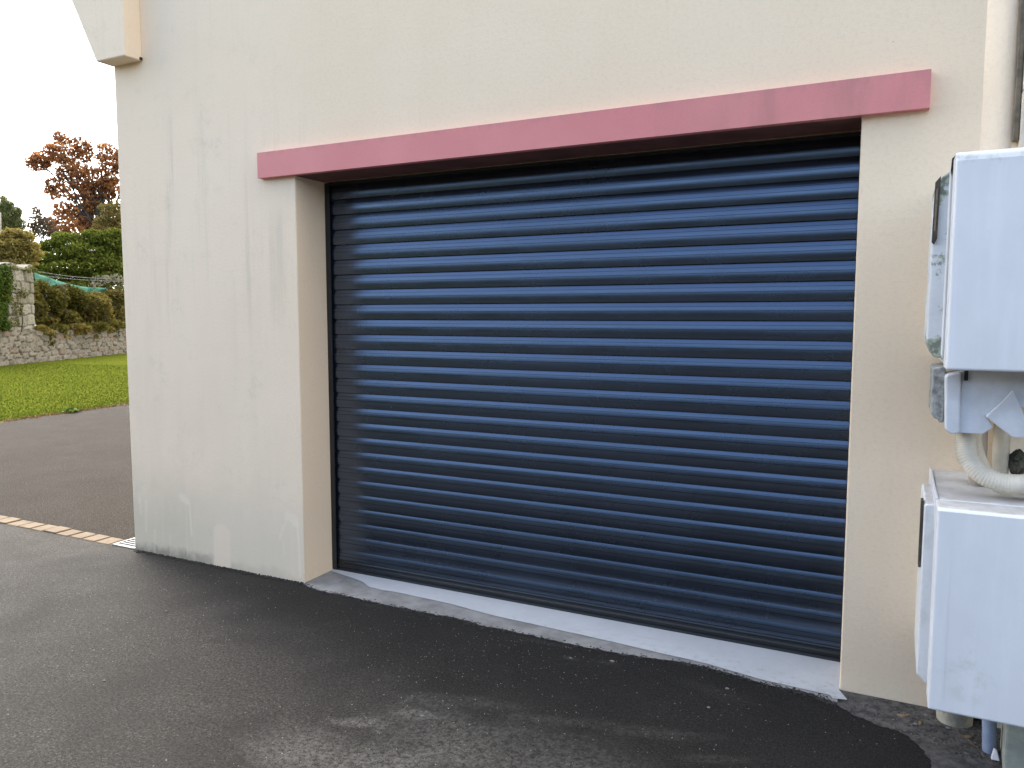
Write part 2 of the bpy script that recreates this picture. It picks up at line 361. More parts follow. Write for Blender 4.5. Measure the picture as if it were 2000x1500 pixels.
def m_paint():
    s = N('pale_grey_floor_paint'); X, Y, Z = s.xyz(); n = s.noise(5, 5, .6); f = s.noise(32, 5, .75); st = s.noise(1, 5, .7, stretch=(5, 30, 1))
    base = s.mix(s.step(n, .3, .7), (.43, .445, .465), (.48, .495, .515))
    base = s.mix(s.mul(s.step(f, .5, .7), s.step(Y, -.02, .12, .55, .12)), base, (.24, .23, .215))
    base = s.mix(s.mul(s.step(st, .55, .75), s.step(n, .4, .6), .35), base, (.28, .275, .26))
    return s.done(base, .6, s.bump(f, .12, .004), .35)
PAINTG = m_paint()
MORTAR = plain('smooth_mortar', (.23, .225, .22), .85, .14, 9, .15, 70)
GRAV = plain('gritty_mortar_and_gravel', (.085, .079, .075), .95, .3, 26, .9, 60)
CAB = m_cabinet(); MOSSCAB = m_moss_cabinet()
DARKBROWN = plain('brown_recess', (.075, .06, .048), .8, .25, 30)
DARKGREY = plain('dark_gasket', (.025, .025, .027), .7, .2, 30)
COVER = plain('off_white_cover_plastic', (.66, .67, .70), .5, .07, 12, .05)
COVERDIRTY = plain('stained_grey_plastic', (.34, .335, .32), .7, .28, 40, .2)
HOSE = plain('cream_ribbed_plastic', (.66, .60, .49), .5, .10, 14)
PIPE = plain('beige_pipe_plastic', (.58, .51, .42), .5, .10, 10)
BLUEPIPE = plain('blue_grey_corrugated_plastic', (.27, .33, .46), .5, .1, 20)
CONC = plain('stained_concrete', (.36, .33, .265), .9, .2, 18, .5, 50)
POST = plain('greenish_concrete', (.34, .365, .32), .85, .12, 14, .3, 60)
MOSS = plain('dark_moss', (.085, .085, .06), .95, .5, 45, .8, 80)
GRATE = plain('galvanised_grate', (.15, .15, .147), .6, .1, 30, 0, 60)
SLATE = plain('roof_slate', (.07, .075, .085), .6, .2, 3)
BARK = plain('bark', (.055, .044, .036), .9, .25, 6, .6, 30)
DRIED = plain('dry_leaf_brown', (.20, .145, .085), .8, .3, 30)
WHITE = plain('white_plastic_scrap', (.74, .73, .78), .5, .06)

# ------------------------------------------------------------------ ground
LAWN0 = Vector((-7.23, 2.76)); LD = Vector((-.29, 1.97)).normalized()   # edge between asphalt and lawn
def lawn_edge(t): p = LAWN0 + LD*t; return (p.x, p.y)
bm = bmesh.new(); S = 600
sheet(bm, [(-S, -S), (S, -S), (S, S), (-S, S)], -.012)
kind(build('ground', bm, plain('soil', (.10, .085, .06), .95, .2, 1)), 'structure')
bm = bmesh.new()   # driveway in front of the garage (y < 0)
edge = [lawn_edge(-1.4 - k*1.0) for k in range(17)]
sheet(bm, [(14, -.004), (-7.0, -.004)] + edge + [(14, edge[-1][1])], 0.0)
kind(build('driveway', bm, ASPH), 'structure')
bm = bmesh.new()   # the side yard behind the paver strip
sheet(bm, [(-1.415, .112), (-1.415, 16), lawn_edge(13.5), lawn_edge(10), lawn_edge(6), lawn_edge(3), lawn_edge(0), lawn_edge(-1.3), (-7.0, .112)], 0.0)
kind(build('side_yard', bm, ASPH2), 'structure')
bm = bmesh.new()
sheet(bm, [lawn_edge(-25), lawn_edge(-6), lawn_edge(0), lawn_edge(8), lawn_edge(30), (-45, 32), (-45, -25)], -.004)
s = N('lawn_turf'); n = s.noise(.5, 4, .6); n2 = s.noise(9, 5, .65)
LAWNM = s.done(s.mix(s.step(n2, .3, .7), s.mix(s.step(n, .3, .7), (.058, .076, .009), (.072, .088, .011)), (.088, .095, .014)), .95, s.bump(n2, .6, .04), 0.0)
kind(build('lawn', bm, LAWNM), 'structure')

# grass blades over the visible lawn
def blades(name, n, gen, mat, hmin, hmax, w):
    vs = []; fs = []; tint = []
    for i in range(n):
        x, y = gen(); h = random.uniform(hmin, hmax); a = random.uniform(0, 6.283); l = random.uniform(0, .6)*h; b = random.uniform(0, 6.283)
        c, q = math.cos(a)*w/2, math.sin(a)*w/2; k = len(vs)
        vs += [(x-c, y-q, -.006), (x+c, y+q, -.006), (x+l*math.cos(b), y+l*math.sin(b), h)]; fs.append((k, k+1, k+2))
        tint.append(min(1, max(0, random.gauss(.5, .22) + .35*mnoise.noise(Vector((x*.6, y*.6, 3))))))
    me = bpy.data.meshes.new(name); me.from_pydata(vs, [], fs)
    at_ = me.attributes.new('tint', 'FLOAT', 'FACE'); at_.data.foreach_set('value', tint)
    return link(name, me, mat)
GRASS = m_leaf('grass_blades', (.085, .122, .016), (.105, .138, .018), (.14, .152, .028), .1)
PER = Vector((-LD.y, LD.x))
def glawn():
    while True:
        u = random.random()**1.6*14; t = random.uniform(-4, 9) if random.random() < .8 else random.uniform(9, 26)
        p = LAWN0 + LD*t + PER*(u+.02)
        return p.x, p.y
g = blades('lawn_grass', 140000, glawn, GRASS, .008, .024, .012); kind(g, 'stuff'); tag(g, 'short bright green grass of the lawn below the rubble wall', 'grass')
LITTER = m_leaf('leaf_litter', (.16, .09, .04), (.28, .19, .10), (.50, .43, .28), .1)
def glit():
    t = random.uniform(-3, 8); u = random.gauss(.0, .05); p = LAWN0 + LD*t + PER*u; return p.x, p.y
g = blades('leaf_litter', 3500, glit, LITTER, .004, .03, .035); kind(g, 'stuff'); tag(g, 'line of brown dead leaves between the lawn and the asphalt', 'leaf litter')

# paver strip
bm = bmesh.new(); x = -1.425; k = 0
PAV = None
s = N('ochre_paver'); n = s.noise(18, 5, .65); big = s.noise(3, 4)
PAV = s.done(s.mix(s.step(n, .35, .7), s.mix(s.step(big, .3, .7), (.125, .085, .046), (.155, .107, .060)), (.095, .067, .042)), .9, s.bump(s.noise(90, 4, .7), .5, .006))
while x > -7.0:
    w = .122 + random.uniform(-.006, .006); j = .013
    y0, y1 = -.002 + random.uniform(-.004, .004), .106 + random.uniform(-.004, .004); z = .005 + random.uniform(-.002, .004)
    b0 = len(bm.verts); box(bm, x-w, x-j, y0, y1, -.05, z); bm.verts.ensure_lookup_table()
    rz = random.uniform(-.02, .02)
    bmesh.ops.rotate(bm, verts=bm.verts[b0:], cent=(x-w/2, .05, 0), matrix=Matrix.Rotation(rz, 3, 'Z')); x -= w
o = build('paver_strip', bm, PAV, None, bevel=.006); tag(o, 'single row of worn ochre pavers crossing the asphalt to the house corner', 'paving')
bm = bmesh.new(); sheet(bm, jag([(-7, .112), (-1.4, .112)], .03, .010, 3) + jag([(-1.4, -.004), (-7, -.004)], .03, .010, 5), -.0015)
kind(build('paver_bed', bm, plain('dark_joint_soil', (.045, .038, .028), .95, .3, 30)), 'structure')

# channel drain beside the house
dr = empty('drain_channel', (-1.32, 2, 0)); tag(dr, 'light metal slotted drain grate set in the ground at the house corner', 'drain')
bm = bmesh.new(); box(bm, -1.412, -1.396, .0, 5, -.08, .007); box(bm, -1.236, -1.222, .0, 5, -.08, .007); box(bm, -1.396, -1.236, -.0, .012, -.08, .0065)
build('channel_frame', bm, GRATE, dr, bevel=.002)
bm = bmesh.new(); y = .016
while y < 5: box(bm, -1.395, -1.237, y, y+.013, -.012, .0055); y += .027
build('grate', bm, GRATE, dr, bevel=.002)
bm = bmesh.new(); box(bm, -1.396, -1.236, .012, 5, -.08, -.06); build('channel_bed', bm, BLACK, dr)

# ------------------------------------------------------------------ garage building
gb = empty('garage_building', (.6, .15, 0)); tag(gb, 'cream rendered garage with a rose lintel over its dark roller shutter', 'building')
RISE = .69
bm = bmesh.new()
prism(bm, [(-1.215, -.06), (0, -.06), (0, 1.945), (2.4, 1.945), (2.4, -.06), (7.2, -.06), (7.2, 3.25), (3.0, 5.9), (-1.215, 3.25)], 'y', 0.0, .30)
build('front_wall', bm, RENDER, gb, bevel=.005, seg=3)
bm = bmesh.new(); box(bm, -1.213, -.95, .302, 8, -.06, 3.2); box(bm, 6.95, 7.2, .302, 8, -.06, 3.2); prism(bm, [(-.94, -.06), (6.94, -.06), (6.94, 3.2), (3, 5.75), (-.94, 3.2)], 'y', 7.7, 8)
build('rear_walls', bm, RENDER, gb)
bm = bmesh.new()
def slope(x0, z0, x1, z1, t): prism(bm, [(x0, z0), (x1, z1), (x1, z1+t), (x0, z0+t)], 'y', -.16, 8.2)
slope(-1.52, 3.10, 2.998, 5.93, .10); slope(7.5, 3.10, 3.002, 5.93, .10)
build('roof', bm, SLATE, gb)
# eaves corbel at the corner, flaring outwards as it rises
bm = bmesh.new()
prism(bm, [(-1.217, 2.600), (-.997, 2.600), (-.997, 3.12), (-1.49, 3.12)], 'y', -.099, .001)
build('eaves_corbel', bm, RENDER, gb, bevel=.006, seg=2)
bm = bmesh.new(); box(bm, -1.006, -.990, -.016, -.0005, 2.603, 2.617); build('corbel_seal', bm, DARKGREY, gb, bevel=.003)
# lintel, two boards meeting a third from the right end
ln = bm = bmesh.new()
box(bm, -.1974, 2.5945, -.033, -.0005, 1.943, 2.0603)
li = build('lintel', bm, LINTEL, gb, bevel=.0005)
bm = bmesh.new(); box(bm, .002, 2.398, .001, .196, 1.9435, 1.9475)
build('lintel_soffit', bm, plain('dark_red_soffit', (.14, .055, .05), .7, .15, 6), gb)  # underside board in a much darker red than the lintel face
# dark housing above the curtain
bm = bmesh.new(); box(bm, .002, 2.398, .205, .299, 1.93, 1.94); box(bm, .002, 2.398, .262, .299, 1.7, 1.93)
build('shutter_housing', bm, BLACK, gb)

# roller shutter curtain: convex slats, hooked at each joint
D = .2248; P = .0727; Z0 = .117; NS = 25
A0, A1 = R(20), R(-9); RR = P / (math.sin(A0) - math.sin(A1))
prof = []
def slat(zt):
    pts = []; n = 22
    for i in range(n + 1):
        a = A0 + (A1 - A0) * i / n
        z = zt - RR * (math.sin(A0) - math.sin(a)); y = D + .004 - RR * (math.cos(a) - math.cos(A0))
        # two fine roll-formed lines
        pts.append((y, z))
    return pts
for k in range(NS): prof += slat(Z0 + P * (NS - k)) 
prof += slat(Z0)[:-6]
nx = 2; bm = bmesh.new()
rows = [[bm.verts.new((xx, y, z)) for xx in (.018, 1.2, 2.3935)] for y, z in prof]
for a, b in zip(rows, rows[1:]):
    dz = abs(a[0].co.z - b[0].co.z)
    for k in range(2):
        f = bm.faces.new((a[k], a[k+1], b[k+1], b[k])); f.smooth = dz > .0009
        if dz <= .0009:
            f.smooth = False
rs = build('roller_shutter', bm, SHUT, gb); rs.data.update()
so = rs.modifiers.new('thickness', 'SOLIDIFY'); so.thickness = .006; so.offset = -1
e = rs.modifiers.new('edges', 'EDGE_SPLIT'); e.split_angle = R(20)
for x0, x1 in ((.0005, .028), (2.389, 2.3995)):
    bm = bmesh.new(); box(bm, x0, x1, D - .019, D - .013, .012, 1.93); 
    xm = x0 if x0 < 1 else x1 - .0045
    box(bm, xm, xm + .005, D - .0128, D + .03, .012, 1.93)
    build('guide_rail', bm, RAIL, rs, bevel=.001)
bm = bmesh.new()
prism(bm, [(D-.006, .062), (D-.009, .056), (D-.006, .050), (D-.006, .042), (D-.012, .038), (D-.012, .031), (D-.006, .028), (D-.006, .020), (D+.02, .020), (D+.02, .062)], 'x', .0285, 2.3885)
bb = build('bottom_bar', bm, RAIL, rs, bevel=.001)
bm = bmesh.new(); prism(bm, [(D-.010, .0195), (D-.013, .010), (D-.008, .0075), (D+.015, .0075), (D+.015, .0195)], 'x', .0225, 2.3885)
build('bottom_seal', bm, BLACK, bb)
# threshold: mortar bed with a coat of pale paint
MO = [(-.0, -.008), (.103, -.045), (.217, -.049), (.339, -.047), (.476, -.057), (.625, -.056), (.723, -.056), (.905, -.049), (1.018, -.072), (1.204, -.062), (1.391, -.075), (1.643, -.069), (1.796, -.042), (1.952, -.036), (2.04, -.048), (2.149, -.068), (2.23, -.075), (2.33, -.085), (2.4, -.11)]
PA = [(.002, .186), (.12, .165), (.249, .128), (.32, .088), (.40, .08), (.479, .083), (.635, .079), (.786, .073), (.985, .043), (1.255, .028), (1.53, .016), (1.66, .006), (1.788, -.006), (1.948, -.013), (2.037, -.032), (2.147, -.052), (2.227, -.060), (2.326, -.064), (2.375, -.066), (2.385, -.086), (2.43, -.076), (2.4, -.012)]
zf = lambda p: max(.002, .0035 + .012 * max(0, p[1]) - (.0 if p[1] > -.03 else .0))
bm = bmesh.new(); sheet(bm, jag(MO, .014, .011, 1) + [(2.399, -.002), (2.399, .295), (.001, .295), (.001, -.002)], zf)
th = build('threshold', bm, MORTAR, gb)
zf2 = lambda p: .0062 + .012 * max(0, p[1])
bm = bmesh.new(); sheet(bm, jag(PA[:18], .05, .004, 2) + PA[18:] + [(2.398, .29), (.002, .29)], zf2)
build('paint_coat', bm, PAINTG, th)

# rounded rainwater pipe boxed in render, dark joint strip and the neighbouring stone pier
dp = empty('rain_pipe', (2.786, -.03, 0)); tag(dp, 'cream painted round rain pipe running down beside the wall joint', 'pipe')
bm = bmesh.new(); prism(bm, [(2.778 + .043*math.cos(a*math.pi/15), .004 - .013*math.sin(a*math.pi/15)) for a in range(16)], 'z', 0, 3.2); [setattr(f, 'smooth', len(f.verts) == 4) for f in bm.faces]; build('pipe_shaft', bm, RENDER, dp)
for z in (.9, 2.98):
    bm = bmesh.new(); prism(bm, [(2.778 + .0455*math.cos(a*math.pi/15), .004 - .0145*math.sin(a*math.pi/15)) for a in range(16)], 'z', z, z + .05); build('pipe_collar', bm, RENDER, dp)
bm = bmesh.new(); box(bm, 2.819, 2.8335, -.034, -.001, 1.821, 3.2)
o = build('joint_strip', bm, plain('brown_joint_strip', (.17, .135, .09), .7, .2, 20), None, bevel=.002); tag(o, 'thin brown strip ending above the upper cabinet, between pipe and pier', 'joint strip')
pr = empty('stone_pier', (3.1, -.03, 0)); tag(pr, 'pale stone pier of stacked blocks at the far right edge', 'pier')
bm = bmesh.new(); z = -.05; PIER = plain('pale_pier_stone', (.64, .57, .46), .9, .08, 5, .3, 90)
for z0, z1 in ((-.05, .30), (.30, .62), (.62, .95), (.95, 1.28), (1.28, 1.63), (1.63, 1.962), (1.962, 2.215), (2.215, 2.46), (2.46, 2.8), (2.8, 3.15)):
    box(bm, 2.835 + random.uniform(0, .003), 3.5, -.05 + random.uniform(0, .003), -.001, z0+.003, z1-.003)
build('block_courses', bm, PIER, pr, bevel=.004)
bm = bmesh.new(); box(bm, 2.8375, 3.49, -.046, -.0015, -.05, 3.14); build('mortar_core', bm, plain('pale_mortar', (.50, .45, .37), .9, .1, 9), pr)

# ------------------------------------------------------------------ meter cabinets
XR = 3.10
def cabinet(name, label, zb, zt, lower):
    t = empty(name, (2.88, -.3, zb)); tag(t, label, 'meter cabinet', 'white meter cabinets beside the garage')
    xf = 2.645 if not lower else 2.6425
    bm = bmesh.new()
    # door shell with a sloping top lip
    prism(bm, [(-.58, zb), (-.58, zt-(.009 if lower else .024)), (-.576, zt-(.002 if lower else .008)), (-.566, zt), (-.476, zt), (-.476, zb)], 'x', xf, XR)
    d = build('door', bm, CAB, t, bevel=.006, seg=3)
    if lower:
        bm = bmesh.new(); box(bm, xf+.0345, xf+.036, -.5804, -.5799, zb+.02, zt-.05); build('moulded_line', bm, CAB, d)
    bm = bmesh.new(); box(bm, xf+.006, XR-.004, -.474, -.462, zb+.006, zt-.006); build('gasket', bm, DARKGREY if not lower else CAB, t)
    if lower:
        bm = bmesh.new(); box(bm, 2.650, XR, -.460, -.005, zb+.003, zt-.002); build('cabinet_body', bm, CAB, t, bevel=.004)
        bm = bmesh.new(); box(bm, 2.6415, 2.6485, -.474, -.02, zt-.09, zt+.004); build('side_flange', bm, COVER, t, bevel=.002)
        bm = bmesh.new(); prism(bm, [(2.617, .30), (2.640, .277), (2.649, .277), (2.649, .785), (2.623, .785), (2.617, .779)], 'y', -.455, -.16); build('hinge_casing', bm, CAB, t, bevel=.004, seg=3)
        bm = bmesh.new(); box(bm, 2.6095, 2.6165, -.43, -.39, .598, .787); build('finger_slot', bm, DARKBROWN, t, bevel=.001)
    else:
        bm = bmesh.new(); box(bm, 2.650, XR, -.460, -.005, zb+.003, zt-.004); build('cabinet_body', bm, CAB, t, bevel=.004)
        bm = bmesh.new(); prism(bm, [(2.640, zb+.03), (2.6495, zb+.02), (2.6495, 1.69), (2.640, 1.69)], 'y', -.462, -.415); build('side_flange', bm, CAB, t, bevel=.002)
        bm = bmesh.new(); prism(bm, [(2.6495, 1.694), (2.623, 1.676), (2.611, 1.661), (2.608, 1.498), (2.606, 1.236), (2.609, 1.218), (2.624, 1.184), (2.6495, 1.180)], 'y', -.37, -.12); build('hinge_casing', bm, MOSSCAB, t, bevel=.004, seg=3)
        bm = bmesh.new(); prism(bm, [(2.6215, 1.6785), (2.6085, 1.662), (2.6065, 1.500), (2.613, 1.494), (2.6195, 1.51)], 'y', -.378, -.3705); s_ = build('finger_slot', bm, DARKBROWN, t, bevel=.001)
        bm = bmesh.new(); prism(bm, [(2.6165, 1.648), (2.6115, 1.642), (2.610, 1.53), (2.6145, 1.53)], 'y', -.3795, -.3785); build('slot_lining', bm, plain('worn_brown_lining', (.20, .155, .11), .8, .2, 40), s_)
        bm = bmesh.new(); prism(bm, [(2.6415, 1.706), (2.652, 1.716), (2.652, 1.690), (2.642, 1.676), (2.6395, 1.668)], 'y', -.475, -.462); build('corner_gasket', bm, DARKGREY, t)
    return t
up = cabinet('meter_cabinet', 'upper white meter cabinet with mossy flank and dark finger slot', 1.161, 1.705, False)
lo = cabinet('meter_cabinet', 'lower white meter cabinet with greenish stain near its bottom edge', .262, .806, True)
# cover between the cabinets
cv = empty('cable_cover', (2.8, -.42, 1.16)); tag(cv, 'notched off white plastic cover below the upper cabinet', 'cable cover')
bm = bmesh.new(); prism(bm, [(2.690, 1.160), (2.690, .984), (2.746, .984), (2.770, 1.005), (2.752, 1.033), (2.80, 1.06), (2.95, 1.06), (3.05, 1.16)], 'y', -.44, -.425); build('back_plate', bm, COVER, cv, bevel=.003)
bm = bmesh.new(); prism(bm, [(2.652, 1.135), (2.658, 1.142), (2.6895, 1.150), (2.6915, .985), (2.672, .980), (2.658, .992)], 'y', -.452, -.34); build('side_rib', bm, COVER, cv, bevel=.005, seg=3)
bm = bmesh.new(); prism(bm, [(2.7485, 1.034), (2.777, 1.066), (2.806, 1.106), (2.833, 1.045), (2.86, .983), (2.812, .9825), (2.775, 1.012)], 'y', -.4565, -.4415); build('triangular_flap', bm, COVER, cv, bevel=.003)
bm = bmesh.new(); prism(bm, [(2.624, 1.155), (2.6555, 1.161), (2.6555, 1.005), (2.645, 1.003), (2.643, 1.012), (2.631, 1.016), (2.624, 1.03)], 'y', -.40, -.20); build('stained_side', bm, COVERDIRTY, cv, bevel=.004)
bm = bmesh.new(); box(bm, 2.6965, 2.7055, -.4455, -.4402, 1.126, 1.158); build('dark_clip', bm, DARKGREY, cv, bevel=.001)
# hoses and pipes between the cabinets
def ribbed(bm, pts, r, pitch, depth, seg=14):
    sp = spline(pts, 30); L = 0; P2 = []; RD = []
    for i, p in enumerate(sp):
        if i: L += (p - sp[i-1]).length
        P2.append(p); RD.append(r - depth * (.5 + .5*math.cos(2*math.pi*L/pitch)))
    tube(bm, P2, RD, seg)
bm = bmesh.new(); ribbed(bm, [(2.712, -.36, 1.01), (2.714, -.365, .95), (2.722, -.38, .905), (2.755, -.40, .868), (2.80, -.41, .853), (2.86, -.41, .856), (2.93, -.38, .875)], .0265, .0072, .0011)
o = build('ribbed_hose', bm, HOSE, None); tag(o, 'thick cream ribbed hose curving out from under the notched cover', 'hose')
bm = bmesh.new(); ribbed(bm, [(2.735, -.30, 1.0), (2.738, -.32, .93), (2.76, -.36, .872), (2.80, -.385, .838), (2.86, -.385, .832), (2.95, -.35, .84)], .0220, .0072, .0010)
o = build('ribbed_hose', bm, HOSE, None); tag(o, 'thinner cream hose tucked under the thicker ribbed one', 'hose')
bm = bmesh.new(); tube(bm, [(2.757, -.22, .80), (2.757, -.22, 1.15)], .0225, 20); o = build('straight_conduit', bm, PIPE, None); tag(o, 'brownish vertical conduit nearest the garage, behind the cream hoses', 'conduit')
bm = bmesh.new(); tube(bm, [(2.811, -.24, .80), (2.811, -.24, 1.15)], .0215, 20); o = build('straight_conduit', bm, HOSE, None); tag(o, 'pale vertical conduit beside the mossy cable clump', 'conduit')
bm = bmesh.new(); tube(bm, [(2.90, -.24, .80), (2.90, -.24, 1.15)], .028, 20); o = build('straight_conduit', bm, PIPE, None); tag(o, 'vertical beige conduit at the picture edge, beyond the mossy clump', 'conduit')
def lump(name, c, r, mat, label, cat, seed, sq=(1, 1, 1), amp=.35, f=2.5, sub=4):
    bm = bmesh.new(); bmesh.ops.create_icosphere(bm, subdivisions=sub, radius=1)
    for v in bm.verts:
        d = 1 + amp * mnoise.noise(v.co * f + Vector((seed, 0, 0))) + amp*.4 * mnoise.noise(v.co * f*3 + Vector((seed, 5, 0)))
        v.co = Vector((v.co.x*sq[0], v.co.y*sq[1], v.co.z*sq[2])) * d * r + Vector(c)
    o = build(name, bm, mat, None, smooth=True); tag(o, label, cat); return o
lump('moss_clump', (2.85, -.24, .882), .033, MOSS, 'dark green mossy clump between the pipes below the cover', 'moss', 3, (.7, .8, 1.1), .2, 1.8)
# under the lower cabinet
bm = bmesh.new()
pts = []; n = 26
for zz, rr in ((-.02, .050), (.03, .052), (.07, .056), (.085, .0575), (.088, .0545), (.12, .055), (.25, .055)): pts.append((zz, rr))
rings = [[bm.verts.new((2.745 + r*math.cos(k*6.283/n) + .004*mnoise.noise(Vector((k*.4, z*20, 1))), -.06 + r*.9*math.sin(k*6.283/n), z + .012*math.sin(k*6.283/n + .4))) for k in range(n)] for z, r in pts]
for a, b in zip(rings, rings[1:]):
    for k in range(n): f = bm.faces.new((a[k], a[(k+1) % n], b[(k+1) % n], b[k])); f.smooth = True
o = build('sleeve_pipe', bm, CONC, None); tag(o, 'cracked beige pipe sleeve in the ground under the lower cabinet', 'pipe')
bm = bmesh.new(); ribbed(bm, [(2.820, -.235, .34), (2.820, -.232, .2), (2.822, -.226, .1), (2.828, -.215, -.01)], .0195, .0075, .002, 16)
o = build('corrugated_pipe', bm, BLUEPIPE, None); tag(o, 'blue grey corrugated pipe standing beside the greenish post', 'pipe')
ps = bmesh.new(); prism(ps, [(2.851, -.33), (2.95, -.33), (2.95, -.16), (2.86, -.16)], 'z', -.05, .26); o = build('support_post', ps, POST, None, bevel=.006); tag(o, 'greenish concrete post carrying the lower cabinet', 'post')
bm = bmesh.new(); prism(bm, [(2.826, .006), (2.834, .032), (2.842, .030), (2.848, .006)], 'y', -.275, -.262); o = build('plastic_scrap', bm, WHITE, None, bevel=.002); tag(o, 'white plastic scrap lying at the foot of the greenish post', 'scrap')
for v in o.data.vertices: v.co.y += (v.co.z)*.5

# gritty strip between driveway and pier
GR = [(2.207, -.058), (2.329, -.092), (2.388, -.125), (2.445, -.163), (2.515, -.189), (2.591, -.219), (2.631, -.251), (2.657, -.312), (2.675, -.385), (2.70, -.6), (2.9, -1.0), (4.5, -1.4)]
bm = bmesh.new(); out = jag(GR, .007, .016, 9) + [(4.5, -.001), (2.42, -.001), (2.40, -.0015), (2.3, -.05)]
sheet(bm, out, .0014)
kind(build('gravel_verge', bm, GRAV), 'structure')
# grit and small debris
def grit(name, n, gen, r0, r1, mat):
    bm = bmesh.new()
    for i in range(n):
        x, y = gen(); r = random.uniform(r0, r1)
        m = Matrix.Translation((x, y, r*.35)) @ Matrix.Rotation(random.uniform(0, 6.28), 4, 'Z') @ Matrix.Diagonal((r*random.uniform(.7, 1.4), r, r*.6, 1))
        ret = bmesh.ops.create_icosphere(bm, subdivisions=1, radius=1, matrix=m)
        for v in ret['verts']: v.co += Vector((random.uniform(-.25, .25)*r, random.uniform(-.25, .25)*r, random.uniform(-.1, .1)*r))
    return build(name, bm, mat, None)
def gverge():
    while True:
        x = random.uniform(2.43, 3.0); y = -random.random()*.3 - .01
        if y > -.135 - (x-2.43)*.45: return x, y
g = grit('gravel_grit', 900, gverge, .0015, .005, plain('grit', (.11, .10, .09), .9, .4, 60)); kind(g, 'stuff'); tag(g, 'loose dark grit over the strip beside the lower cabinet', 'grit')
def gdrive():
    while True:
        x = random.uniform(-1.5, 2.7); y = -random.random()**1.2*2.0 - .09
        if mnoise.noise(Vector((x*1.1, y*1.1, 4))) > random.uniform(-.6, .4): return x, y
g = grit('driveway_grit', 2200, gdrive, .0008, .0019, plain('pale_grit', (.34, .32, .29), .9, .35, 200)); kind(g, 'stuff'); tag(g, 'scattered pale grit lying over the dark driveway', 'grit')
def gwall():
    x = random.uniform(-1.2, -.01); return x, -abs(random.gauss(0, .012)) - .001
g = grit('wall_foot_crumbs', 700, gwall, .002, .007, plain('dark_crumbs', (.028, .026, .022), .95, .3, 60)); kind(g, 'stuff'); tag(g, 'dark crumbs and moss along the foot of the left pier', 'crumbs')
def gmort():
    t = random.random()*(len(MO)-1); i = int(t); a, b = MO[i], MO[i+1]; f = t-i
    return a[0]+(b[0]-a[0])*f, a[1]+(b[1]-a[1])*f - random.gauss(0, .010)
g = grit('asphalt_crumbs', 1500, gmort, .002, .006, plain('black_crumbs', (.030, .028, .026), .95, .3, 60)); kind(g, 'stuff'); tag(g, 'broken asphalt crumbs along the grey mortar edge', 'crumbs')
bm = bmesh.new()
pebs = [(2.665, -.065), (2.634, -.141), (2.725, -.123), (1.47, -.19), (1.62, -.145), (2.05, -.17), (1.2, -.80), (2.02, -.33), (.05, -1.1), (-.3, -.55)]
o0 = None
nm = ['by the wall foot left of the lower cabinet', 'on the gritty strip, further from the wall', 'just left of the pipe sleeve', 'near the mortar edge at mid driveway', 'close to the mortar edge, second from the left', 'near the threshold on the black asphalt', 'in the pale dusty patch', 'on black asphalt right of the dusty patch', 'far out on the left driveway', 'on the dark asphalt before the left pier']
for (x, y), t in zip(pebs, nm):
    bm = bmesh.new(); bmesh.ops.create_icosphere(bm, subdivisions=2, radius=1)
    r = random.uniform(.004, .0065); sx = random.uniform(1.0, 1.7)
    for v in bm.verts:
        k = 1 + .3*mnoise.noise(v.co*1.8 + Vector((x*9, 0, 0))); v.co = Vector((v.co.x*sx, v.co.y, v.co.z*.6))*k*r + Vector((x, y, .003))
    o = build('pebble', bm, plain('pale_pebble', (.17, .165, .15), .8, .1), None, smooth=True); tag(o, 'small pale pebble ' + t, 'pebble', 'pale pebbles on the driveway')
for (x, y, a, t) in ((2.60, -.105, .3, 'dry curled leaf nearest the garage on the gritty strip'), (2.65, -.13, 1.2, 'dry leaf shred on the gritty strip left of the cabinet foot'), (2.775, -.158, .2, 'dry twiggy shred in front of the pipe sleeve'), (2.79, -.20, 2.0, 'dry shred next to the corrugated pipe')):
    bm = bmesh.new(); n = 7
    for i in range(n):
        u = i/(n-1); w = .006*math.sin(math.pi*min(1, u+.04))+.0008; xx = (u-.5)*.042; zz = .004 + .006*abs(u-.4)
        for q in (-1, 1): bm.verts.new(Vector((xx, q*w + .006*u*u, zz + .002*q)))
    bm.verts.ensure_lookup_table()
    for i in range(n-1): bm.faces.new((bm.verts[2*i], bm.verts[2*i+1], bm.verts[2*i+3], bm.verts[2*i+2]))
    bmesh.ops.rotate(bm, verts=bm.verts[:], cent=(0, 0, 0), matrix=Matrix.Rotation(a, 3, 'Z')); bmesh.ops.translate(bm, verts=bm.verts[:], vec=(x, y, 0))
    o = build('dry_leaf', bm, DRIED, None, smooth=True); m = o.modifiers.new('thick', 'SOLIDIFY'); m.thickness = .0008; tag(o, t, 'leaf', 'dry leaves on the gritty strip')

